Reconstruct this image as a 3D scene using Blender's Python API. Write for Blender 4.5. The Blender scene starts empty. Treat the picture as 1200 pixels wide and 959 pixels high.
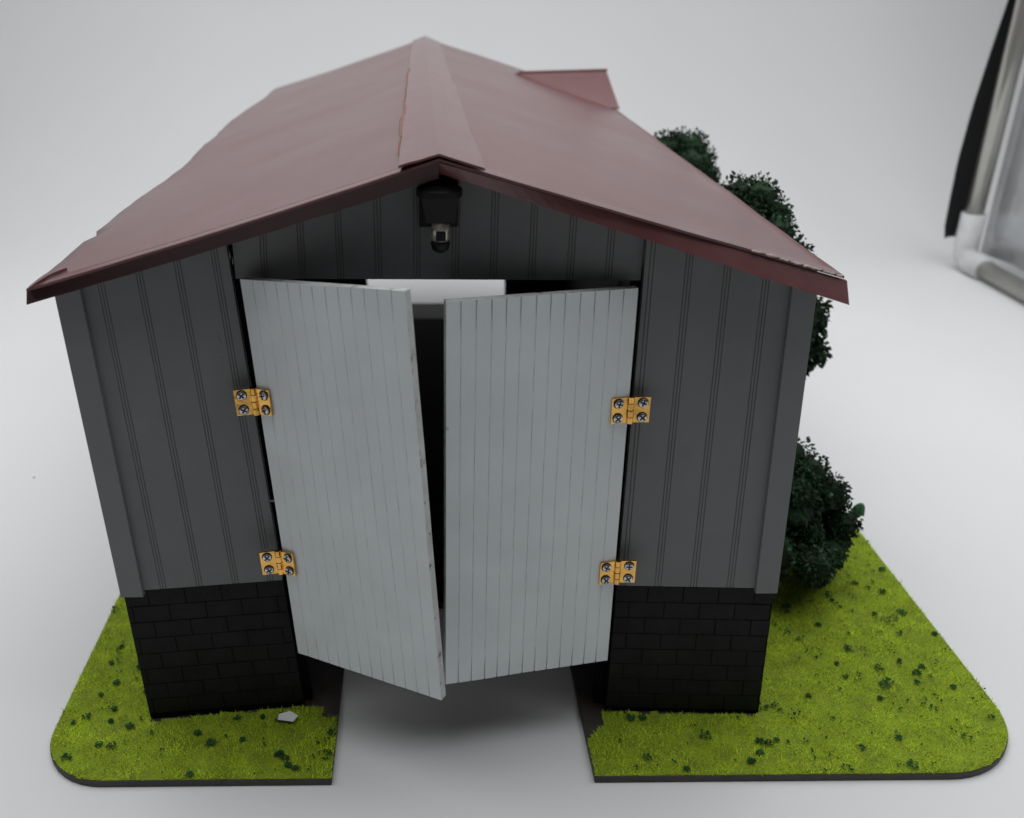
import bpy, math, random
from mathutils import Vector, noise
random.seed(7)
C = bpy.context.scene.collection
SC = bpy.context.scene

# ------------------------------------------------------------------ helpers
class MB:
    """collects shapes and links them as one mesh object"""
    def __init__(s): s.v = []; s.f = []; s.m = []
    def add(s, verts, faces, m=0):
        b = len(s.v); s.v += [tuple(p) for p in verts]
        for f in faces: s.f.append(tuple(b + i for i in f)); s.m.append(m)
    def hexa(s, p, m=0):      # p: 4 bottom points (ccw seen from above) + 4 top points
        s.add(p, [(3, 2, 1, 0), (4, 5, 6, 7), (0, 1, 5, 4), (1, 2, 6, 5), (2, 3, 7, 6), (3, 0, 4, 7)], m)
    def box(s, x0, x1, y0, y1, z0, z1, m=0, T=None):
        p = [(x0, y0, z0), (x1, y0, z0), (x1, y1, z0), (x0, y1, z0), (x0, y0, z1), (x1, y0, z1), (x1, y1, z1), (x0, y1, z1)]
        if T: p = [T(*q) for q in p]
        s.hexa(p, m)
    def slab(s, quad, nrm, t, m=0):   # quad of 4 points, thickened by t along -nrm
        q = [Vector(p) for p in quad]; n = Vector(nrm).normalized() * t
        s.hexa([p - n for p in q] + list(q), m)
    def tube(s, pts, r, seg=12, m=0, cap=True):
        pts = [Vector(p) for p in pts]; b = len(s.v); n = len(pts)
        rr = r if isinstance(r, (list, tuple)) else [r] * n
        a = None
        for i, p in enumerate(pts):
            t = (pts[min(i + 1, n - 1)] - pts[max(i - 1, 0)]).normalized()
            if a is None: a = t.orthogonal().normalized()
            a = (a - t * a.dot(t)).normalized(); c = t.cross(a)
            for k in range(seg):
                w = 2 * math.pi * k / seg
                s.v.append(tuple(p + (a * math.cos(w) + c * math.sin(w)) * rr[i]))
        for i in range(n - 1):
            for k in range(seg):
                k2 = (k + 1) % seg
                s.f.append((b + i * seg + k, b + i * seg + k2, b + (i + 1) * seg + k2, b + (i + 1) * seg + k)); s.m.append(m)
        if cap:
            s.f.append(tuple(b + k for k in reversed(range(seg)))); s.m.append(m)
            s.f.append(tuple(b + (n - 1) * seg + k for k in range(seg))); s.m.append(m)
    def blob(s, c, r, amp=.25, sub=1, m=0, sz=(1, 1, 1), seed=0):
        vs, fs = ICO[sub]
        out = []
        for v in vs:
            k = r * (1 + amp * noise.noise(v * 2.1 + Vector((seed * 7.3, seed * 1.7, seed * 3.1))))
            out.append((c[0] + v.x * k * sz[0], c[1] + v.y * k * sz[1], c[2] + v.z * k * sz[2]))
        s.add(out, fs, m)
    def build(s, name, mats, parent=None, smooth=False, bevel=0):
        me = bpy.data.meshes.new(name)
        off = Vector(parent_loc(parent))
        me.from_pydata([tuple(Vector(p) - off) for p in s.v], [], s.f)
        if not isinstance(mats, (list, tuple)): mats = [mats]
        for m in mats: me.materials.append(m)
        me.polygons.foreach_set('material_index', s.m)
        if smooth: me.polygons.foreach_set('use_smooth', [True] * len(me.polygons))
        me.update()
        o = bpy.data.objects.new(name, me); C.objects.link(o)
        if parent: o.parent = parent
        if bevel:
            b = o.modifiers.new('bevel', 'BEVEL'); b.width = bevel; b.segments = 2; b.limit_method = 'ANGLE'; b.angle_limit = math.radians(40)
        return o

def parent_loc(p):
    l = Vector((0, 0, 0))
    while p is not None: l += p.location; p = p.parent
    return l

def make_ico():
    import bmesh
    out = {}
    for sub in (1, 2, 3, 4):
        bm = bmesh.new(); bmesh.ops.create_icosphere(bm, subdivisions=sub, radius=1)
        bm.verts.ensure_lookup_table()
        out[sub] = ([v.co.copy() for v in bm.verts], [tuple(v.index for v in f.verts) for f in bm.faces]); bm.free()
    return out
ICO = make_ico()

def tag(o, label=None, cat=None, group=None, kind=None):
    if label: o['label'] = label
    if cat: o['category'] = cat
    if group: o['group'] = group
    if kind: o['kind'] = kind
    return o

def empty(name, loc):
    o = bpy.data.objects.new(name, None); o.location = loc; o.empty_display_size = .01; C.objects.link(o); return o

# ------------------------------------------------------------------ materials
def mat(name, col, rough=.6, metal=0, var=.12, vscale=60, bump=0, bscale=300, spec=.5, dirt=None, dscale=40, dlo=.6, dhi=.7, coat=0):
    m = bpy.data.materials.new(name); m.use_nodes = True
    nt = m.node_tree; N = nt.nodes; L = nt.links
    b = N['Principled BSDF']
    b.inputs['Roughness'].default_value = rough; b.inputs['Metallic'].default_value = metal
    b.inputs['Specular IOR Level'].default_value = spec
    b.inputs['Coat Weight'].default_value = coat
    tc = N.new('ShaderNodeTexCoord')
    n1 = N.new('ShaderNodeTexNoise'); n1.inputs['Scale'].default_value = vscale; n1.inputs['Detail'].default_value = 5
    L.new(tc.outputs['Object'], n1.inputs['Vector'])
    cr = N.new('ShaderNodeValToRGB')
    cr.color_ramp.elements[0].position = .3; cr.color_ramp.elements[1].position = .7
    cr.color_ramp.elements[0].color = (*[c * (1 - var) for c in col], 1)
    cr.color_ramp.elements[1].color = (*[min(1, c * (1 + var)) for c in col], 1)
    L.new(n1.outputs['Fac'], cr.inputs['Fac'])
    out = cr.outputs['Color']
    if dirt:
        n2 = N.new('ShaderNodeTexNoise'); n2.inputs['Scale'].default_value = dscale; n2.inputs['Detail'].default_value = 6; n2.inputs['Roughness'].default_value = .65
        L.new(tc.outputs['Object'], n2.inputs['Vector'])
        r2 = N.new('ShaderNodeValToRGB'); r2.color_ramp.elements[0].position = dlo; r2.color_ramp.elements[1].position = dhi
        L.new(n2.outputs['Fac'], r2.inputs['Fac'])
        mx = N.new('ShaderNodeMixRGB'); mx.inputs['Color2'].default_value = (*dirt, 1)
        L.new(r2.outputs['Color'], mx.inputs['Fac']); L.new(out, mx.inputs['Color1']); out = mx.outputs['Color']
    L.new(out, b.inputs['Base Color'])
    # roughness breakup
    mr = N.new('ShaderNodeMapRange'); mr.inputs['To Min'].default_value = max(0, rough - .08); mr.inputs['To Max'].default_value = min(1, rough + .08)
    L.new(n1.outputs['Fac'], mr.inputs['Value']); L.new(mr.outputs['Result'], b.inputs['Roughness'])
    if bump:
        n3 = N.new('ShaderNodeTexNoise'); n3.inputs['Scale'].default_value = bscale; n3.inputs['Detail'].default_value = 4
        L.new(tc.outputs['Object'], n3.inputs['Vector'])
        bp = N.new('ShaderNodeBump'); bp.inputs['Strength'].default_value = bump; bp.inputs['Distance'].default_value = .0005
        L.new(n3.outputs['Fac'], bp.inputs['Height']); L.new(bp.outputs['Normal'], b.inputs['Normal'])
    return m

M = {}
M['paper'] = mat('white_paper', (.78, .775, .78), .75, var=.012, vscale=6, spec=.2)
M['siding'] = mat('dark_grey_paint', (.150, .153, .156), .55, var=.06, vscale=90, bump=.12, bscale=900, dirt=(.16, .16, .155), dscale=160, dlo=.74, dhi=.8)
M['trim'] = mat('grey_trim_paint', (.152, .155, .158), .5, var=.05, vscale=80, bump=.1, bscale=700, dirt=(.3, .3, .28), dscale=120, dlo=.78, dhi=.82)
M['groove'] = mat('groove_dark', (.125, .125, .125), .8)
M['inside'] = mat('dark_board_and_shade', (.014, .013, .012), .8)
M['stone'] = mat('black_stone', (.0115, .0115, .012), .7, var=.3, vscale=120, bump=.5, bscale=700, spec=.2)
M['mortar_and_shade'] = mat('black_mortar_and_shade', (.005, .005, .005), .9, spec=.1)  # joint colour; also stands for shade on the gap strips and floor sheet
M['door'] = mat('pale_grey_door_paint', (.67, .71, .72), .42, var=.05, vscale=55, bump=.18, bscale=1100, dirt=(.30, .31, .30), dscale=170, dlo=.70, dhi=.78)
M['door_line'] = mat('door_groove', (.56, .585, .59), .7, var=.3, vscale=200)
M['door_edge'] = mat('worn_door_edge', (.50, .51, .50), .6, var=.15, vscale=150, dirt=(.12, .11, .10), dscale=260, dlo=.58, dhi=.66)
M['roof'] = mat('burgundy_roof_paint', (.128, .038, .040), .36, var=.08, vscale=14, bump=.12, bscale=500, dirt=(.155, .066, .066), dscale=24, dlo=.48, dhi=.8, spec=.5, coat=.38)
M['roof'].node_tree.nodes['Principled BSDF'].inputs['Coat Roughness'].default_value = .26
M['roof_shade'] = mat('shaded_burgundy_edge', (.05, .016, .018), .6, var=.25, vscale=60)  # darkened roof colour: eave shade painted into the left barge board
M['cap'] = mat('burgundy_cap_paint', (.138, .043, .045), .38, var=.12, vscale=30, bump=.15, bscale=500, spec=.5, coat=.4)
M['floor_shade'] = mat('black_floor_shade', (.010, .010, .010), .6, var=.3, vscale=60, spec=.3)  # indoor shade painted into the rear strip of the floor sheet
M['rust'] = mat('orange_glue_line', (.20, .085, .05), .6, var=.4, vscale=150)
M['pale_chip'] = mat('pale_torn_paint', (.5, .4, .38), .7)
M['brass'] = mat('brass', (.80, .46, .12), .2, metal=1, var=.25, vscale=180, bump=.7, bscale=260)
M['steel'] = mat('screw_steel', (.58, .58, .62), .25, metal=1, var=.1)
M['slot'] = mat('screw_slot_and_shadow', (.02, .02, .02), .6)
M['lamp_black'] = mat('black_plastic', (.004, .004, .004), .5, spec=.25)
M['lens'] = mat('silver_lens', (.5, .48, .42), .2, metal=.7, var=.4, vscale=500)
M['board'] = mat('charred_board_edge', (.045, .038, .034), .6, var=.3, vscale=160, bump=.2, bscale=500)
M['grass_base'] = mat('green_ground', (.20, .27, .012), .9, var=.25, vscale=120, bump=1, bscale=900)
M['grass'] = mat('grass_fibre', (.53, .68, .022), .7, var=.34, vscale=80, spec=.25)
M['tuft'] = mat('dark_turf_foam', (.026, .095, .034), .85, var=.5, vscale=160, spec=.2)
M['leaf'] = mat('dark_conifer_foam', (.014, .036, .014), .75, var=.5, vscale=70, spec=.25)
M['leaf_bright'] = mat('green_leaf_flake', (.03, .12, .05), .6, var=.3, vscale=100)
M['bark'] = mat('brown_bark', (.06, .04, .028), .9, var=.3, vscale=200, bump=.6, bscale=500)
M['tube'] = mat('brushed_tube', (.50, .49, .46), .3, metal=.85, var=.08, vscale=20)
M['white_plastic'] = mat('white_connector', (.62, .62, .63), .45)
M['black_cloth'] = mat('black_fabric', (.012, .012, .013), .8, bump=.2, bscale=800)
M['silver_cloth'] = mat('silver_fabric', (.62, .63, .64), .36, metal=.75, var=.18, vscale=18, bump=.9, bscale=160)
M['dust'] = mat('dark_crumb', (.05, .045, .05), .8)

# ------------------------------------------------------------------ measures (metres; the shed leans a little to the left)
K = .0404
FLOOR = -.0042
RZ = .2175                             # ridge height
def ridge_x(y): return -.0072 - .0020 * min(1, max(0, y / .4))
Y0, Y1 = -.0080, .538                   # roof ends
def eaveL(y):
    w = 0
    for (c, a, s) in ((.19, .0030, .04), (.36, -.0030, .06), (.10, -.001, .03), (.47, .001, .03)):
        w += a * math.exp(-((y - c) / s) ** 2)
    return (-.1335 + w, .1785 + .15 * w)
def eaveR(y):
    t = min(1, max(0, (y - Y0) / .44))
    return (.1178 + .0110 * t, .1818 - .0060 * t)
def roof_z(x, y):
    RX = ridge_x(y)
    e = eaveL(y) if x < RX else eaveR(y)
    return RZ + (e[1] - RZ) * (x - RX) / (e[0] - RX)

# ------------------------------------------------------------------ backdrop
b = MB()
prof = [(-1.2, FLOOR), (-.6, FLOOR), (0, FLOOR), (.5, FLOOR)]
R_ = .42; yc = .66
prof.append((yc, FLOOR))
for i in range(1, 25):
    a = math.pi / 2 * i / 24
    prof.append((yc + R_ * math.sin(a), FLOOR + R_ * (1 - math.cos(a))))
prof.append((yc + R_ + .01, 1.5))
xs = [-1.5, -.8, -.4, 0, .4, .8, 1.5]
vs = [(x, y, z) for (y, z) in prof for x in xs]
n = len(xs)
fs = [(i * n + j, i * n + j + 1, (i + 1) * n + j + 1, (i + 1) * n + j) for i in range(len(prof) - 1) for j in range(n - 1)]
b.add(vs, fs)
tag(b.build('backdrop', M['paper'], smooth=True), 'seamless white paper sweep under and behind the model shed', 'backdrop', kind='structure')

# ------------------------------------------------------------------ base board (rounded front corners, slot at the front)
XL, XR, YF, YB = -.1565, .2178, -.0305, .570
CL, CR = -.0463, .0502
def base_outline(inset=0):
    i = inset
    pts = []
    def arc(cx, cy, r, a0, a1, k=10):
        for q in range(k + 1):
            a = math.radians(a0 + (a1 - a0) * q / k); pts.append((cx + r * math.cos(a), cy + r * math.sin(a)))
    pts.append((CL - .6 * i, .075)); pts.append((CL - .6 * i, YF + i))
    rl = .026
    arc(XL + rl, YF + rl, rl - i, 270, 180)
    arc(XL + rl, YB - rl, rl - i, 180, 90)
    pts.append((-.075 - .6 * i, YB - i)); pts.append((-.075 - .6 * i, .516)); pts.append((.070 + .6 * i, .516)); pts.append((.070 + .6 * i, YB - i))
    arc(XR - rl, YB - rl, rl - i, 90, 0)
    rr = .036
    arc(XR - rr, YF + rr, rr - i, 360, 270, 14)
    pts.append((CR + .6 * i, YF + i)); pts.append((CR + .6 * i, .075))
    return pts
def prism(mb, pts, z0, z1, m=0):
    n = len(pts)
    mb.add([(x, y, z0) for x, y in pts] + [(x, y, z1) for x, y in pts],
           [tuple(range(n)), tuple(reversed(range(n, 2 * n)))] + [(i, i + n, (i + 1) % n + n, (i + 1) % n) for i in range(n)], m)
b = MB(); prism(b, base_outline(), FLOOR + .0003, -.0012)
base = b.build('display_base', M['board'], bevel=.0003)
tag(base, 'thin dark board base with rounded corners under the shed and grass', 'display base')

# grass
def inside(pts, x, y):
    c = False; n = len(pts); j = n - 1
    for i in range(n):
        xi, yi = pts[i]; xj, yj = pts[j]
        if (yi > y) != (yj > y) and x < (xj - xi) * (y - yi) / (yj - yi) + xi: c = not c
        j = i
    return c
OUT = base_outline(.0003)
def bare(x, y):
    """ground that carries no grass: under the shed and along the slot"""
    e = .0010 * noise.noise(Vector((x * 260, y * 260, 3)))
    if -.1205 + e < x < .1185 + e and y < .534 and y > e * .6 + (max(0, min(1, (x + .1203) / .058)) * .0066 if x < 0 else max(0, min(1, (.1204 - x) / .06)) * .0022): return True
    if CR - .001 < x < CR + .008 + e and y > -.011 + (x - CR) * .9 + e: return True
    if CL - .006 + e < x < CL + .01 and y > .0005 + e: return True
    return False
gb = MB()
turf_cells = []
step = .0015
ix = int((XR - XL) / step) + 1; iy = int((YB - YF) / step) + 1
# turf sheet under the fibres: a fine grid whose rim is drawn in to the board's outline
idx = {}
def gz(x, y): return max(-.0010, -.0006 + .0007 * noise.noise(Vector((x * 90, y * 90, 0))) + .0004 * noise.noise(Vector((x * 300, y * 300, 5))))
def to_rim(x, y):
    best = None; n = len(OUT)
    for i in range(n):
        ax, ay = OUT[i]; bx, by = OUT[(i + 1) % n]
        dx, dy = bx - ax, by - ay; l2 = dx * dx + dy * dy
        t = 0 if l2 == 0 else min(1, max(0, ((x - ax) * dx + (y - ay) * dy) / l2))
        px, py = ax + dx * t, ay + dy * t; d = (px - x) ** 2 + (py - y) ** 2
        if best is None or d < best[0]: best = (d, px, py)
    return best[1], best[2]
for i in range(-1, ix + 1):
    for j in range(-1, iy + 1):
        x = XL + (i + .5) * step; y = YF + (j + .5) * step
        if bare(x, y): continue
        cs = [(i, j), (i + 1, j), (i + 1, j + 1), (i, j + 1)]
        ins = [inside(OUT, XL + a * step, YF + c * step) for a, c in cs]
        if not any(ins): continue
        turf_cells.append((x, y)); q = []
        for kx, isin in zip(cs, ins):
            if kx not in idx:
                px, py = XL + kx[0] * step, YF + kx[1] * step
                z = gz(px, py)
                if not isin: px, py = to_rim(px, py); z = -.0010
                idx[kx] = len(gb.v); gb.v.append((px, py, z))
            q.append(idx[kx])
        gb.f.append(tuple(q)); gb.m.append(0)
rnd = random.random
for (cx, cy) in turf_cells:
    near = cy < .2
    n = (5 if cy < .09 else 4 if near else 1)
    for _ in range(n):
        x = cx + (rnd() - .5) * step; y = cy + (rnd() - .5) * step
        if not inside(OUT, x, y) or bare(x, y): continue
        z = gz(x, y) - .0002
        a = rnd() * 6.283; ln = (.0009 + .0013 * rnd()) * (1 + .55 * noise.noise(Vector((x * 110, y * 110, 8)))); tilt = .35 + .9 * rnd()
        w = .00010 + .00009 * rnd()
        if not near: w *= 2
        dx, dy = math.cos(a), math.sin(a)
        ex, ey, ez = x + dx * ln * math.sin(tilt), y + dy * ln * math.sin(tilt), z + ln * math.cos(tilt)
        px, py = -dy * w, dx * w
        k = len(gb.v)
        gb.v += [(x + px, y + py, z), (x - px, y - py, z), (ex, ey, ez)]
        gb.f.append((k, k + 1, k + 2)); gb.m.append(1)
tag(gb.build('grass', [M['grass_base'], M['grass']]), 'short bright yellow-green grass flock covering the base around the shed', 'grass', kind='stuff')

# dark turf crumbs scattered on the grass
tb = MB(); tufts = []
def crumb_cluster(x, y, r, n):
    for _ in range(n):
        a = rnd() * 6.283; d = r * math.sqrt(rnd())
        px, py = x + d * math.cos(a), y + d * math.sin(a)
        if not inside(OUT, px, py) or bare(px, py): continue
        s = (.00018 + .00042 * rnd() ** 1.5) * (1.1 - .4 * d / max(r, 1e-6))
        tb.blob((px, py, gz(px, py) + .0009 + s * .4 + .0006 * (1 - d / r) * rnd()), s, .6, 1, 0, (1, 1, .8), rnd() * 50)
for _ in range(1700):
    c = random.choice(turf_cells)
    if c[1] > .2 and rnd() < .8: continue
    big = rnd() < .20
    crumb_cluster(c[0] + (rnd() - .5) * .004, c[1] + (rnd() - .5) * .004, random.uniform(.0009, .0025) if big else .0011, random.randint(18, 60) if big else random.randint(1, 4))
for (x, y, r, n) in ((-.0495, -.0195, .0028, 40), (.123, .004, .004, 26), (.133, .0, .004, 22), (.156, .038, .004, 26), (.168, .022, .0036, 22), (.190, .004, .004, 24), (.150, .052, .0038, 22), (.122, .02, .003, 18)):
    crumb_cluster(x, y, r, n)
tag(tb.build('ground_cover', M['tuft'], smooth=True), 'dark green foam crumbs sprinkled over the bright grass', 'ground cover', kind='stuff')

# ------------------------------------------------------------------ shed
shed = empty('shed', (0, .26, 0))
tag(shed, 'dark grey model shed with burgundy roof and two open pale doors', 'model shed')

def lerp(a, b, t): return a + (b - a) * t
def grooved(mb, xin, xout, yin, yout, zb, zt, grooves, width, t=.003, gw=.00019, gd=.00022):
    """board with narrow vertical grooves; xin/xout give x at height z, grooves as fractions of the way across"""
    us = [(0., 0.)]
    for g in sorted(grooves):
        h = gw / width
        us += [(g - h, 0.), (g - h * .5, gd), (g + h * .5, gd), (g + h, 0.)]
    us.append((1., 0.))
    us = [u for u in us if 0 <= u[0] <= 1]
    n = len(us); b = len(mb.v)
    for top in (0, 1):
        for (u, d) in us:
            z = zt if top else zb
            x = lerp(xin(0), xout(0), u)
            zz = z(x) if callable(z) else z
            for _ in range(3):
                x = lerp(xin(zz), xout(zz), u); zz = z(x) if callable(z) else z
            mb.v.append((x, lerp(yin, yout, u) + d, zz))
    for top in (0, 1):
        for (u, d) in (us[0], us[-1]):
            v = mb.v[b + top * n + (0 if u == us[0][0] else n - 1)]
            mb.v.append((v[0], v[1] + t, v[2]))
    for i in range(n - 1):
        deep = us[i][1] > 0 and us[i + 1][1] > 0
        mb.f.append((b + i, b + i + 1, b + n + i + 1, b + n + i)); mb.m.append(1 if deep else 0)
    k = b + 2 * n
    mb.f += [(k, b, b + n, k + 2), (b + n - 1, k + 1, k + 3, b + 2 * n - 1), (k + 1, k, k + 2, k + 3)]; mb.m += [0, 0, 0]
    mb.f.append(tuple([k] + [k + 1] + [b + i for i in reversed(range(n))])); mb.m.append(0)
    mb.f.append(tuple([b + n + i for i in range(n)] + [k + 3, k + 2])); mb.m.append(0)

ZS = .0595
outL = lambda z: -.1203 - .0433 * z
inL = lambda z: -.0606 - .0735 * z
outR = lambda z: .1204 - .0430 * z
inR = lambda z: .0602 - .010 * z
YL_OUT, YL_IN, YR_IN = 0., .0068, .0026
def ztop(x): return roof_z(x, 0) - .0012

b = MB()
def tri(c, w): return [c - .00095 / w, c, c + .00095 / w]
wl = .056
gl = []
for q in (-.1132, -.1006, -.0880, -.0757): gl += tri((q + .1275) / wl, wl)
grooved(b, outL, inL, YL_OUT, YL_IN, .0605, ztop, gl, wl)
wr = .052
gr_ = [.028, .05]
for q in (.0705, .0822, .0942): gr_ += tri((q - .0572) / wr, wr)
grooved(b, inR, outR, YR_IN, 0, ZS + .0005, ztop, gr_, wr)
# gable board above the doors
GZ = .1766
gg = []
g0, g1 = -.0722, .0575
for i in range(-5, 6):
    gg += tri((-.0017 + .0122 * i - g0) / (g1 - g0), g1 - g0)
grooved(b, lambda z: -.0726 - .0006 * (z - .19) / .01 * 0 + .00045 * math.sin(z * 1300) + .0003 * math.sin(z * 3700), lambda z: .0580, .0085, YR_IN + .0024, GZ, ztop, gg, g1 - g0)
# torn edge and glue in the crack between the boards
for i in (1, 2, 5, 6):
    z = .1815 + i * .0018
    x = -.0731 + .0004 * math.sin(i * 2.3)
    b.blob((x + .0003, .0054, z), .00022 + .0003 * rnd(), .5, 1, 2, (.6, .6, 3.2), i)
b.blob((-.0797, .006, .1563), .0011, .6, 2, 0, (.6, .3, 1.4), 3); b.blob((-.0795, .006, .1500), .0009, .6, 2, 0, (1., .3, .7), 5)
b.blob((-.0660, .0066, .0947), .0009, .5, 1, 2, (2.2, .4, .5), 4)
# added black strips that put shade into the gaps between boards and doors
front = b.build('front_wall', [M['siding'], M['groove'], M['trim']], shed)

b = MB()
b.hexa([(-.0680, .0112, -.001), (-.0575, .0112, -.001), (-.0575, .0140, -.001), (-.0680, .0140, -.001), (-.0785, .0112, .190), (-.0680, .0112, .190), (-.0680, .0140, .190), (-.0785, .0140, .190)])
b.build('gap_shade_strip', M['mortar_and_shade'], shed)
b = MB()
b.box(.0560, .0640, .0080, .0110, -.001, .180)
b.build('gap_shade_strip', M['mortar_and_shade'], shed)
# corner boards
def corner(outf, s, y, zb):
    m = MB()
    def P(z, dx, yy): return (outf(z) - s * dx, yy, z)
    zt = .1772 if s < 0 else .1785
    a, c = (-.0004, .0078) if s > 0 else (-.0004, .0080)
    lo = [P(zb, a, y - .0012), P(zb, c, y - .0012), P(zb, c, y + .0012), P(zb, a, y + .0040)]
    hi = [P(zt, a, y - .0012), P(zt, c, y - .0012), P(zt, c, y + .0012), P(zt, a, y + .0040)]
    if s > 0: lo = [lo[1], lo[0], lo[3], lo[2]]; hi = [hi[1], hi[0], hi[3], hi[2]]
    m.hexa(lo + hi)
    o = m.build('corner_trim', M['trim'], shed, bevel=.0003)
corner(outL, -1, 0, .0588); corner(outR, 1, 0, .0585)

# stone plinth: bricks with sunk black joints
def plinth(xin, xout, yin, yout, courses, zlow, ztopf, width, off):
    m = MB()
    rec = .0012
    def P(u, z, d): return (lerp(xin(z), xout(z), u), lerp(yin, yout, u) + d, z)
    lo = [P(0, -.001, rec), P(1, -.001, rec), P(1, -.001, rec + .003), P(0, -.001, rec + .003)]
    hi = [P(0, ztopf, rec), P(1, ztopf, rec), P(1, ztopf, rec + .003), P(0, ztopf, rec + .003)]
    m.hexa(lo + hi, 1)
    bh, bl, j = .0073, .0135, .00032
    for r in range(courses):
        z1 = ztopf - r * bh - j; z0 = z1 - bh + j
        x = -bl * (.5 * (r % 2) + off)
        while x < width:
            a = max(0, x + j / 2); c = min(width, x + bl - j / 2)
            if c - a > .0006:
                pr = rec - .0002 - .00010 * rnd(); q = 1 / width
                jz = (rnd() - .5) * .00012
                lo = [P(a * q, z0 + jz, pr), P(c * q, z0 + jz, pr), P(c * q, z0 + jz, rec + .0005), P(a * q, z0 + jz, rec + .0005)]
                hi = [P(a * q, z1 + jz, pr), P(c * q, z1 + jz, pr), P(c * q, z1 + jz, rec + .0005), P(a * q, z1 + jz, rec + .0005)]
                m.hexa(lo + hi, 0)
            x += bl
    return m.build('stone_plinth', [M['stone'], M['mortar_and_shade']], shed, bevel=.00012)
plinth(outL, inL, YL_OUT, YL_IN, 8, 0, .0602, .0595, .35)
plinth(inR, outR, YR_IN, 0, 8, 0, ZS, .0600, .10)

# side walls and rear wall (rear doorway open)
b = MB()
def TL(x, y, z): return (x - .0433 * z, y, z)
for s in (-1, 1):
    xo = .1203 * s; xi = .1173 * s
    top = (eaveL(.2)[1] if s < 0 else .1755) - .002
    for (ya, yb_) in ((.0045, .530),):
        lo = [TL(min(xo, xi), ya, -.001), TL(max(xo, xi), ya, -.001), TL(max(xo, xi), yb_, -.001), TL(min(xo, xi), yb_, -.001)]
        hi = [TL(min(xo, xi), ya, top), TL(max(xo, xi), ya, top), TL(max(xo, xi), yb_, top), TL(min(xo, xi), yb_, top)]
        b.hexa(lo + hi, 0)
        xo = .1172 * s; xi = .1167 * s; ya, yb_, top = .0145, .526, top - .003  # added near-black liner, indoor shade put into its colour
        lo = [TL(min(xo, xi), ya, -.0004), TL(max(xo, xi), ya, -.0004), TL(max(xo, xi), yb_, -.0004), TL(min(xo, xi), yb_, -.0004)]
        hi = [TL(min(xo, xi), ya, top), TL(max(xo, xi), ya, top), TL(max(xo, xi), yb_, top), TL(min(xo, xi), yb_, top)]
        b.hexa(lo + hi, 1)
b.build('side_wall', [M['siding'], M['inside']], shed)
b = MB()
b.box(-.1172, -.0605, .5265, .5295, -.001, .174, 0, TL); b.box(.0620, .1172, .5265, .5295, -.001, .174, 0, TL)
b.box(-.1172, .1172, .5265, .5295, .1745, .180, 0, TL)
b.add([TL(-.112, .5265, .1802), TL(.112, .5265, .1802), TL(0, .5265, .214), TL(-.112, .5295, .1802), TL(.112, .5295, .1802), TL(0, .5295, .214)],
      [(0, 1, 2), (5, 4, 3), (0, 3, 4, 1), (1, 4, 5, 2), (2, 5, 3, 0)])
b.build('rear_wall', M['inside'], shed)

b = MB(); b.box(-.1150, .1150, .0765, .475, -.0011, -.0004, 0); b.box(-.1150, .1150, .4752, .5155, -.0011, -.0004, 1); b.build('floor_shade_sheet', [M['mortar_and_shade'], M['floor_shade']], shed)  # black sheet added over the board, indoor shade in its colour

# ---- roof sheets
def sheet(eave, x_of_u, nu, ny, t=.0008, y_end=Y1):
    m = MB(); top = []
    for j in range(ny + 1):
        y = lerp(Y0, y_end, j / ny)
        e = eave(y); RX = ridge_x(y)
        for i in range(nu + 1):
            u = i / nu
            x = lerp(RX, e[0], u); z = lerp(RZ, e[1], u)
            w = .0006 * noise.noise(Vector((u * 2.2 + eave(0)[0] * 40, y * 11, 1))) + .00025 * noise.noise(Vector((u * 6, y * 30, 4)))
            z += w * min(1, u * 4) * min(1, (y - Y0) * 25)
            z -= .0008 * math.sin(math.pi * u) * (1 if eave is eaveL else .4)
            yy = y
            if j == 0: yy += .0006 * noise.noise(Vector((u * 9, 0, 7)))
            if eave is eaveL and i == nu:
                x += .0008 * noise.noise(Vector((y * 60, 2, 2)))
                if .050 < y < .062: x += .0022
            top.append((x, yy, z))
    n = nu + 1; N2 = len(top)
    m.v = top + [(x, y, z - t) for x, y, z in top]
    fl = eave is eaveL
    for j in range(ny):
        for i in range(nu):
            q = (j * n + i, j * n + i + 1, (j + 1) * n + i + 1, (j + 1) * n + i)
            if fl: q = q[::-1]
            m.f.append(q); m.f.append(tuple(k + N2 for k in q[::-1])); m.m += [0, 0]
    edge = [i for i in range(n)] + [j * n + nu for j in range(1, ny + 1)] + [ny * n + i for i in reversed(range(nu))] + [j * n for j in reversed(range(1, ny))]
    for a, c in zip(edge, edge[1:] + edge[:1]): m.f.append((a, c, c + N2, a + N2)); m.m.append(0)
    return m
sheet(eaveL, 0, 24, 70).build('roof_panel', M['roof'], shed, smooth=False)
sheet(eaveR, 0, 24, 70).build('roof_panel', M['roof'], shed, smooth=False)
for o in shed.children:
    if o.name.startswith('roof_panel'):
        for p in o.data.polygons: p.use_smooth = abs(p.normal.z) > .5

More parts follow.
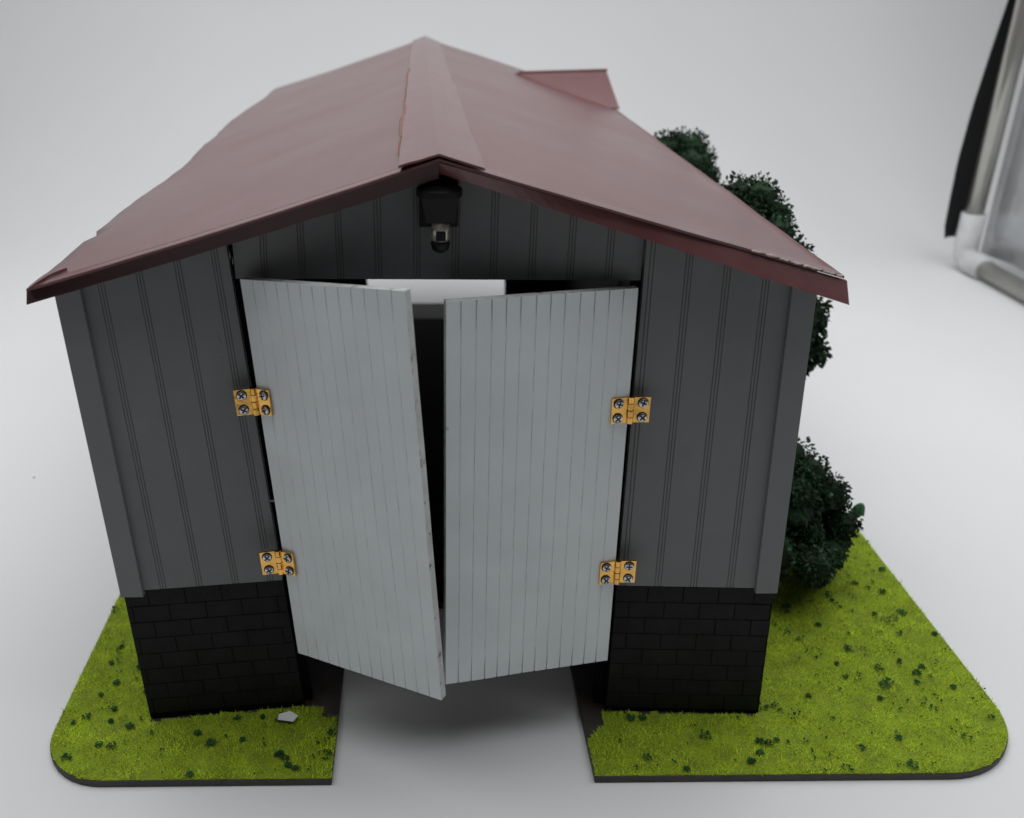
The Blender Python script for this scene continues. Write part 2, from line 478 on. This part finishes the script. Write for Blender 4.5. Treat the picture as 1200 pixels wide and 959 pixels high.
# ridge cap: folded strip laid over the ridge
m = MB(); n = 40
for side in (-1, 1):
    strip = []
    for j in range(n + 1):
        y = lerp(Y0 - .0012, Y1 - .001, j / n)
        wv = (.0105 if side < 0 else .0135) * (1 + .10 * noise.noise(Vector((y * 22, side * 3, 0)))) * lerp(1.12 if side < 0 else 1.0, .9, j / n)
        row = []
        for i in range(5):
            u = i / 4; x = ridge_x(y) + side * wv * u
            z = roof_z(x, y) + (.0016 if side < 0 else .0016 - .0006 * u) - .0003 * u * (1 - math.exp(-y * 30)) + .0003 * noise.noise(Vector((u * 3, y * 25, side))) * u
            if y < .03: z += .0002 * u * (1 - max(0, y) / .03)
            row.append((x, y, z))
        strip.append(row)
    b0 = len(m.v)
    for row in strip: m.v += row
    N2 = (n + 1) * 5
    for row in strip: m.v += [(x, y, z - .0007) for x, y, z in row]
    for j in range(n):
        for i in range(4):
            q = (b0 + j * 5 + i, b0 + j * 5 + i + 1, b0 + (j + 1) * 5 + i + 1, b0 + (j + 1) * 5 + i)
            if side < 0: q = q[::-1]
            m.f.append(q); m.f.append(tuple(k + N2 for k in q[::-1])); m.m += [0, 0]
        q = (b0 + j * 5 + 4, b0 + (j + 1) * 5 + 4); m.f.append((q[0], q[1], q[1] + N2, q[0] + N2)); m.m.append(0)
    for i in range(4): m.f.append((b0 + i, b0 + i + 1, b0 + i + 1 + N2, b0 + i + N2)); m.m.append(0)
    if side < 0:   # dried glue along the loose left edge
        for j in range(n * 4):
            y = lerp(.012, .30, j / (n * 4)); 
            jf = (y - Y0) / (Y1 - Y0) * n; row = strip[int(jf)]
            r2 = strip[min(n, int(jf) + 1)]; ex = lerp(row[4][0], r2[4][0], jf - int(jf))
            s = .00045 + .0007 * max(0, noise.noise(Vector((y * 40, 1, 1)))) + (.0006 if .05 < y < .14 else 0)
            m.blob((ex - .0005, y, roof_z(ex, y) + .0010), s, .4, 1, 1, (.8, 1.6, .35), j)
cap = m.build('ridge_cap', [M['cap'], M['rust']], shed)

# barge boards under the front roof edge
def barge(side):
    m = MB(); n = 26; rows = []
    for i in range(n + 1):
        u = i / n
        e = eaveL(Y0) if side < 0 else eaveR(Y0)
        x = lerp(ridge_x(0), e[0] + side * .0012, u); zt = lerp(RZ, e[1], u) - .0012 - (.0008 * math.sin(math.pi * u) if side < 0 else .0004)
        if side > 0:
            h = lerp(.0034, .0064, u ** 1.2); yt = Y0 + lerp(.0022, .0003, min(1, u * 1.25)); yb = yt + lerp(.0022, -.0046, u ** .8)
        else:
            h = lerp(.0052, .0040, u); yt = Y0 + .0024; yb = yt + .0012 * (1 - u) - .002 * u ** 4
        h += .0003 * noise.noise(Vector((u * 14, side, 0)))
        rows.append([(x, yt, zt), (x, yb, zt - h), (x, yb + .0012, zt - h), (x, yt + .0012, zt)])
    for r in rows: m.v += r
    for i in range(n):
        for k in range(4):
            q = (i * 4 + k, i * 4 + (k + 1) % 4, (i + 1) * 4 + (k + 1) % 4, (i + 1) * 4 + k)
            m.f.append(q if side > 0 else q[::-1]); m.m.append(0)
    m.f.append((0, 1, 2, 3)); m.f.append((n * 4 + 3, n * 4 + 2, n * 4 + 1, n * 4)); m.m += [0, 0]
    if side > 0:   # pale torn paint along the fold
        for i in range(34):
            u = .76 + .23 * i / 33
            if noise.noise(Vector((u * 60, 0, 9))) < -.1: continue
            x = lerp(ridge_x(0), eaveR(Y0)[0], u); z = lerp(RZ, eaveR(Y0)[1], u) - .0003
            m.blob((x, Y0 - .0001, z), .00036 + .0003 * rnd(), .5, 1, 1, (1.7, .7, .6), i)
    return m.build('barge_board', [M['roof' if side > 0 else 'roof_shade'], M['pale_chip']], shed)
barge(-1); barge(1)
# loose curl of roofing at the left front corner
m = MB()
pts = []
for i in range(9):
    u = i / 8
    pts.append((lerp(-.1265, -.1335, u), lerp(.006, -.0060, u), .1812 - .0030 * u + .0007 * math.sin(u * 3)))
for i, p in enumerate(pts):
    w = .0028 * (1 - .5 * i / 8)
    m.v += [(p[0] - w * .5, p[1] + w * .8, p[2]), (p[0] + w * .6, p[1] - w * .7, p[2] + .0006), (p[0] + w * .6, p[1] - w * .7, p[2] - .0002), (p[0] - w * .5, p[1] + w * .8, p[2] - .0008)]
for i in range(8):
    for k in range(4): m.f.append((i * 4 + k, i * 4 + (k + 1) % 4, (i + 1) * 4 + (k + 1) % 4, (i + 1) * 4 + k)); m.m.append(0)
m.f += [(3, 2, 1, 0), (32, 33, 34, 35)]; m.m += [0, 0]
m.build('loose_roof_edge', M['roof'], shed)['label'] = 'peeling burgundy strip curling off the left front roof corner'

# ---- side gable (dormer) on the right slope near the back
m = MB()
A0 = Vector((.058, .466, .1972)); A1 = Vector((.1268, .465, .1990))        # ridge
E1 = Vector((.1302, .4205, .1772)); F1 = Vector((.1302, .5105, .1772))    # eave ends at the gable
def on_roof(x, y): return Vector((x, y, roof_z(x, y) - .0006))
V1 = on_roof(.1205, .4235); V2 = on_roof(.1205, .5075)
for (a, c, d, e) in ((V1, E1, A1, A0), (A0, A1, F1, V2)):
    nr = (c - a).cross(e - a).normalized()
    if nr.z < 0: nr = -nr
    m.slab([a, c, d, e], nr, .0009)
m.tube([A0 + Vector((.003, 0, .0002)), A1 + Vector((.0006, 0, .0002))], .0011, 8)
dorm = m.build('side_gable_roof', M['roof'], shed)
m = MB()
m.add([(.1185, .4250, .168), (.1185, .5060, .168), (.1185, .4655, .1972), (.1155, .4250, .168), (.1155, .5060, .168), (.1155, .4655, .1972)],
      [(0, 1, 2), (5, 4, 3), (0, 3, 4, 1), (1, 4, 5, 2), (2, 5, 3, 0)])
m.build('side_gable_wall', M['siding'], shed)

# ---- doors
def make_door(H0, H1, F0, F1, s, hinges, yw_dir, planks):
    """H0/H1 hinge-side top and bottom, F0/F1 free-side top and bottom (front face)"""
    H0, H1, F0, F1 = map(Vector, (H0, H1, F0, F1))
    ex = (F0 - H0).normalized(); ez = (H0 - H1).normalized()
    nrm = ex.cross(ez) * s
    nrm.normalize()
    if nrm.y > 0: nrm = -nrm
    m = MB(); t = .0031; w = (F0 - H0).length
    us = [(0., 0.)]; GD = .00006 if s > 0 else .00013
    for i in range(1, planks):
        g = i / planks + (rnd() - .5) * .006; h = .00026 / w
        us += [(g - h, 0.), (g - h * .4, GD), (g + h * .4, GD), (g + h, 0.)]
    us.append((1., 0.)); n = len(us); NZ = 14
    for k in range(NZ + 1):
        v = k / NZ
        for (u, d) in us:
            p = H1.lerp(H0, v).lerp(F1.lerp(F0, v), u)
            d2 = d * (6 if k in (0, NZ) and d else 1)
            bow = .00025 * noise.noise(Vector((u * 3, v * 4, s)))
            m.v.append(tuple(p - nrm * d2 + nrm * bow))
    fl = s < 0
    for k in range(NZ):
        for i in range(n - 1):
            q = (k * n + i, k * n + i + 1, (k + 1) * n + i + 1, (k + 1) * n + i)
            deep = us[i][1] > 0 and us[i + 1][1] > 0
            m.f.append(q[::-1] if fl else q); m.m.append(1 if deep else 0)
    bk = len(m.v)
    ends = []
    for k in range(NZ + 1):
        for i in (0, n - 1):
            m.v.append(tuple(Vector(m.v[k * n + i]) - nrm * t))
    def fadd(q, mi): m.f.append(q[::-1] if fl else q); m.m.append(mi)
    for k in range(NZ):
        fadd((bk + k * 2 + 1, bk + k * 2, bk + k * 2 + 2, bk + k * 2 + 3), 0)
        fadd((bk + k * 2, k * n, (k + 1) * n, bk + k * 2 + 2), 2)
        fadd((k * n + n - 1, bk + k * 2 + 1, bk + k * 2 + 3, (k + 1) * n + n - 1), 2)
    fadd(tuple([bk, bk + 1] + [i for i in reversed(range(n))]), 2)
    fadd(tuple([NZ * n + i for i in range(n)] + [bk + NZ * 2 + 1, bk + NZ * 2]), 2)
    door = m.build('door', [M['door'], M['door_line'], M['door_edge']], shed)
    # hinges: two brass leaves, four barrel knuckles, four cross-head screws
    for zc, xb, ywall in hinges:
        v = (zc - H1.z) / (H0.z - H1.z)
        base_p = H1.lerp(H0, v)
        g = MB()
        axis = ez
        C0 = Vector((xb, min(base_p.y, ywall) - .0006, zc))
        hgt = .0092
        wdir = Vector((-s, yw_dir, 0)).normalized(); wdir = (wdir - axis * wdir.dot(axis)).normalized()
        ddir = ex
        for (dv, nn) in ((wdir, None), (ddir, None)):
            nn = dv.cross(axis); nn = nn if nn.y < 0 else -nn; nn.normalize()
            a = C0 + dv * .0009; e = C0 + dv * .0066
            q = [a - axis * hgt / 2, e - axis * hgt / 2, e + axis * hgt / 2, a + axis * hgt / 2]
            g.slab(q, nn, .0007)
            for sz in (-1, 1):
                c = C0 + dv * (.0041 if dv is wdir else .0043) + axis * sz * .0026
                # dark ring painted as countersink shadow, head, cross
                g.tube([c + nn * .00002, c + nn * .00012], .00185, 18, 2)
                tl = (rnd() - .5) * .25
                n2 = (nn + dv * tl + axis * (rnd() - .5) * .2).normalized()
                g.tube([c + nn * .0001, c + n2 * .0007, c + n2 * .00095], [.00155, .00155, .0010], 18, 1)
                ang = rnd() * 1.5; p1 = (dv * math.cos(ang) + axis * math.sin(ang)); p1 = (p1 - n2 * p1.dot(n2)).normalized(); p2 = n2.cross(p1)
                ctr = c + n2 * .00102
                for (pa, pb) in ((p1, p2), (p2, p1)):
                    k2 = .00112; w2 = .00030
                    lo = [ctr - pa * k2 - pb * w2, ctr + pa * k2 - pb * w2, ctr + pa * k2 + pb * w2, ctr - pa * k2 + pb * w2]
                    g.hexa([p - n2 * .0002 for p in lo] + [p + n2 * (.00003 if pa is p1 else .00005) for p in lo], 2)
        nk = 4; kh = (hgt + .0006) / nk
        for i in range(nk):
            z0 = -hgt / 2 - .0003 + i * kh
            rr = .00125 if i % 2 else .00115
            g.tube([C0 + axis * (z0 + .00012), C0 + axis * (z0 + kh - .00012)], rr, 16, 0)
        g.tube([C0 - axis * (hgt / 2 + .0004), C0 + axis * (hgt / 2 + .0002)], .0006, 10, 0)
        # pin head under
        ho = g.build('hinge', [M['brass'], M['steel'], M['slot']], door, bevel=.00012)
        if s > 0 and zc > .1: pass
    return door
make_door((-.0705, .0045, .1776), (-.0594, -.0038, .0350), (-.0173, -.0282, .1838), (-.0064, -.0366, .0409), 1,
          [(.1362, -.0685, .0052), (.0745, -.0640, .0056)], -.10, 13)['label'] = 'left door leaf standing further open'
make_door((.0563, -.0003, .1757), (.0569, -.0045, .0310), (-.0050, -.0129, .1755), (-.0044, -.0171, .0310), -1,
          [(.1340, .0570, .0022), (.0705, .0575, .0024)], -.02, 13)['label'] = 'right door leaf almost closed with clear plank lines'

# ---- lamp under the gable peak
lamp_y = .0025
lp = MB()
lp.box(-.0132, -.0010, lamp_y - .0012, lamp_y + .001, .1950, .2105)
lp.hexa([(-.0112, lamp_y - .0070, .1975), (-.0022, lamp_y - .0070, .1975), (-.0022, lamp_y - .0012, .1975), (-.0112, lamp_y - .0012, .1975),
         (-.0126, lamp_y - .0088, .2065), (-.0012, lamp_y - .0088, .2065), (-.0012, lamp_y - .0012, .2065), (-.0126, lamp_y - .0012, .2065)])
lp.tube([(-.0070, lamp_y - .0045, .2055), (-.0070, lamp_y - .0045, .2078), (-.0070, lamp_y - .0045, .2092)], [.0070, .0070, .0040], 24)
lp.tube([(-.0066, lamp_y - .0042, .1882), (-.0066, lamp_y - .0042, .1890), (-.0066, lamp_y - .0042, .1912), (-.0066, lamp_y - .0042, .1918)], [.0016, .0026, .0031, .0026], 24)
lamp = lp.build('gable_lamp', M['lamp_black'], shed, bevel=.0004)
q = MB()
q.tube([(-.0066, lamp_y - .0042, .1912), (-.0066, lamp_y - .0042, .1925), (-.0066, lamp_y - .0042, .1960), (-.0066, lamp_y - .0042, .1985)], [.0024, .0030, .0030, .0024], 20)
q.build('lamp_bulb', M['lens'], lamp, smooth=True)
q = MB()
q.box(-.0080, -.0050, lamp_y - .0078, lamp_y - .0066, .1922, .1952)
q.build('lamp_cage', M['lamp_black'], lamp, bevel=.0004)

# ------------------------------------------------------------------ trees
def foliage(mb, clumps, droop=.3, leaf=.0036, per=150):
    for (c, r) in clumps:
        mb.blob(c, r * .72, .35, 2, 0, (1, 1, .9), rnd() * 90)
        for _ in range(per):
            d = Vector((random.gauss(0, 1), random.gauss(0, 1), random.gauss(0, 1))).normalized()
            p = Vector(c) + d * r * (.62 + .38 * rnd())
            o = (d + Vector((random.gauss(0, .35), random.gauss(0, .35), random.gauss(0, .35) - droop))).normalized()
            sd = o.cross(Vector((rnd() - .5, rnd() - .5, rnd() - .5))).normalized()
            ln = leaf * (.5 + .8 * rnd()); w = ln * (.26 + .16 * rnd())
            mid = p + o * ln * .45 + sd.cross(o) * ln * .10
            mb.add([p, mid + sd * w, p + o * ln, mid - sd * w], [(0, 1, 2, 3)], 1 if rnd() < .03 else 0)
def tree(name, base, h, z0, rad, label, nc, seed, lean=(0, 0), rs=.0085, droop=.35, top_r=.8, per=150, extra=()):
    random.seed(seed)
    root = empty(name, base)
    tag(root, label, 'model tree', 'dark model trees along the right wall')
    t = MB(); B = Vector(base)
    t.tube([B + Vector((0, 0, -.0015)), B + Vector((lean[0] * .4, lean[1] * .4, h * .4)), B + Vector((lean[0], lean[1], h * .93))], [.0032, .0024, .0008], 9)
    for k in range(8):
        z = lerp(z0 + .006, h * .8, k / 7); a = k * 2.4; u = z / h
        p = B + Vector((lean[0] * u, lean[1] * u, z)); r = rad * (1 - .6 * u)
        t.tube([p, p + Vector((math.cos(a) * r * .7, math.sin(a) * r * .7, .003))], [.0011, .0005], 6)
    t.build('trunk', M['bark'], root, smooth=True)
    cl = []
    for k in range(nc):
        u = (k + .5) / nc
        z = lerp(z0, h - rs * .8, u ** .95)
        prof = (1 - (u * .97) ** 3.2) ** .5 * lerp(1, top_r, u) * (.72 + .28 * min(1, u * 6))
        r = max(0, rad * prof - rs * .6)
        a = k * 2.39996 + rnd() * .6
        rr = r * (.75 + .3 * rnd())
        uu = z / h
        cl.append(((B.x + lean[0] * uu + math.cos(a) * rr, B.y + lean[1] * uu + math.sin(a) * rr, B.z + z + (rnd() - .5) * .006), rs * (.75 + .5 * rnd())))
    for k in range(int(nc * .35)):
        u = (k + .5) / (nc * .35); z = lerp(z0 + .008, h - rs, u); uu = z / h
        cl.append(((B.x + lean[0] * uu + (rnd() - .5) * rad * .5, B.y + lean[1] * uu + (rnd() - .5) * rad * .5, B.z + z), rs * 1.25))
    f = MB(); foliage(f, cl, droop, .0021, int(per * 1.5))
    foliage(f, extra, 1.1, .0034, 330)
    f.build('crown', [M['leaf'], M['leaf_bright']], root)
    return root
tree('tree', (.143, .165, 0), .178, .070, .043, 'tall dark green tree beside the eave, lower crown showing past the right wall', 54, 11, per=260, extra=[((.184, .165, .100), .0075), ((.187, .163, .0905), .0080), ((.182, .160, .112), .0085), ((.183, .167, .0815), .0062), ((.178, .165, .074), .0055)])
tree('tree', (.146, .300, 0), .181, .075, .042, 'dark tree top showing highest over the roof slope, behind the nearer tree', 40, 23, per=260)
tree('bush', (.152, .098, 0), .070, .010, .044, 'low dark green bush on the grass against the right wall', 44, 5, rs=.0090, droop=.9, top_r=.7, per=340, extra=[((.182, .094, .012), .0065), ((.172, .085, .011), .0075), ((.186, .098, .020), .006)])
for o in list(C.objects):
    if o.name == 'bush':
        o['category'] = 'bush'; del o['group']
        fb = MB()
        fb.blob((.1945, .098, .0345), .0028, .4, 2, 0, (1, .7, 1.5), 3); fb.blob((.1920, .098, .0320), .0018, .4, 2, 0, (1, .8, 1), 6)
        fb.build('leaf_flake', M['leaf_bright'], o)['label'] = 'brighter green flake sticking out of the bush'
random.seed(99)

# ------------------------------------------------------------------ small loose bits
m = MB()
m.add([(-0.0697, -.0022, .0012), (-0.0635, -.0032, .0010), (-0.0617, -.0012, .0024), (-0.0650, .0002, .0034), (-0.0693, -.0006, .0026),
       (-0.0697, -.0014, .0004), (-0.0635, -.0024, .0002), (-0.0617, -.0004, .0016), (-0.0650, .0010, .0026), (-0.0693, .0002, .0018)],
      [(0, 1, 2, 3, 4), (9, 8, 7, 6, 5)] + [(i, i + 5, (i + 1) % 5 + 5, (i + 1) % 5) for i in range(5)])
tag(m.build('plaster_chip', M['pale_chip'] if 0 else M['paper']), 'small pale chip lying on the grass at the foot of the left stone plinth', 'chip')
for (x, y, s, lab) in ((.2055, .1027, .0007, 'tiny dark crumb on the white paper right of the grass base'),
                       (-.2415, .205, .0005, 'tiny dark crumb on the white paper left of the shed')):
    m = MB(); m.blob((x, y, FLOOR + s * .7), s, .5, 2, 0, (1, 1, .8), x * 50)
    tag(m.build('crumb', M['dust'], smooth=True), lab, 'crumb')

# ------------------------------------------------------------------ edge of the folding light box at the right
fx, fy = .5270, .628
lb = empty('light_box', (fx, fy, FLOOR))
tag(lb, 'folding photo light box side with silver lining, grey tube frame and white corner joint', 'light box')
m = MB(); m.tube([(fx, fy, .035), (fx + .001, fy, .20), (fx + .003, fy + .002, .40), (fx + .004, fy + .004, .8)], .0085, 16)
m.build('frame_tube', M['tube'], lb, smooth=True)
m = MB(); m.tube([(fx + .002, fy - .030, .006), (fx + .001, fy - .2, .006), (fx, fy - .55, .006)], .0085, 16)
m.build('frame_tube', M['tube'], lb, smooth=True)
m = MB()
m.tube([(fx, fy, .052), (fx, fy, .020), (fx, fy - .003, .011), (fx + .001, fy - .012, .0065), (fx + .002, fy - .036, .006)], [.0112, .0112, .0116, .0112, .0112], 18)
m.build('corner_joint', M['white_plastic'], lb, smooth=True, bevel=0)
# silver side cloth, loosely hung
m = MB(); ny, nz = 40, 30
for j in range(nz + 1):
    for i in range(ny + 1):
        y = fy + .004 - .60 * i / ny; z = .012 + .75 * j / nz
        sag = .012 * math.sin(math.pi * min(1, i / 6)) * .5 + .006 * noise.noise(Vector((y * 14, z * 9, 0))) + .003 * noise.noise(Vector((y * 40, z * 20, 4)))
        m.v.append((fx + .018 + sag * min(1, i / 3), y, z))
for j in range(nz):
    for i in range(ny): m.f.append((j * (ny + 1) + i, j * (ny + 1) + i + 1, (j + 1) * (ny + 1) + i + 1, (j + 1) * (ny + 1) + i)); m.m.append(0)
o = m.build('silver_lining', M['silver_cloth'], lb, smooth=True)
so = o.modifiers.new('thick', 'SOLIDIFY'); so.thickness = .0008
# black outer cloth bulging behind the tube
m = MB(); n = 60
for j in range(n + 1):
    t = j / n; z = .024 + .80 * t
    pr = [(0, .010), (.022, .0165), (.034, .0195), (.06, .0205), (.1, .0215), (.15, .019), (.2, .014), (.25, .008), (.3, .003), (2, .002)]
    for (za, ba), (zb, bb) in zip(pr, pr[1:]):
        if za <= z <= zb: bul = lerp(ba, bb, (z - za) / (zb - za))
    for i in range(7):
        u = i / 6
        m.v.append((fx - bul * math.sin(u * math.pi * .5) + .006 * (1 - u), fy + .012 + .02 * math.cos(u * math.pi * .5) * .5, z))
for j in range(n):
    for i in range(6): m.f.append((j * 7 + i, j * 7 + i + 1, (j + 1) * 7 + i + 1, (j + 1) * 7 + i)); m.m.append(0)
o = m.build('black_cover', M['black_cloth'], lb, smooth=True)
so = o.modifiers.new('thick', 'SOLIDIFY'); so.thickness = .0012

# ------------------------------------------------------------------ light, world, camera
def area(name, loc, target, sx, sy, power, col=(1, 1, 1)):
    l = bpy.data.lights.new(name, 'AREA'); l.shape = 'RECTANGLE'; l.size = sx; l.size_y = sy; l.energy = power; l.color = col
    o = bpy.data.objects.new(name, l); C.objects.link(o); o.location = loc
    o.rotation_euler = (Vector(target) - Vector(loc)).to_track_quat('-Z', 'Y').to_euler()
    return o
area('overhead_lamp', (.05, .245, .80), (.05, .245, 0), 1.5, 1.04, 11.3, (.97, .99, 1))

w = bpy.data.worlds.new('World'); SC.world = w; w.use_nodes = True
bg = w.node_tree.nodes['Background']; bg.inputs['Color'].default_value = (.95, .98, 1, 1); bg.inputs['Strength'].default_value = .06

cam = bpy.data.cameras.new('camera'); co = bpy.data.objects.new('camera', cam); C.objects.link(co)
co.location = (-.01229, -.2899, .26715)
co.rotation_euler = (math.radians(90 - 24.87), 0, math.radians(-.667))
cam.sensor_fit = 'HORIZONTAL'; cam.sensor_width = 36; cam.lens = 1114.9 / 1200 * 36
cam.shift_x = (600 - 507.19) / 1200; cam.shift_y = (482.42 - 479.5) / 1200
cam.clip_start = .01; cam.clip_end = 20
cam.dof.use_dof = True; cam.dof.focus_distance = .335; cam.dof.aperture_fstop = 14
SC.camera = co
SC.view_settings.view_transform = 'Standard'; SC.view_settings.look = 'None'; SC.view_settings.exposure = 0; SC.view_settings.gamma = 1
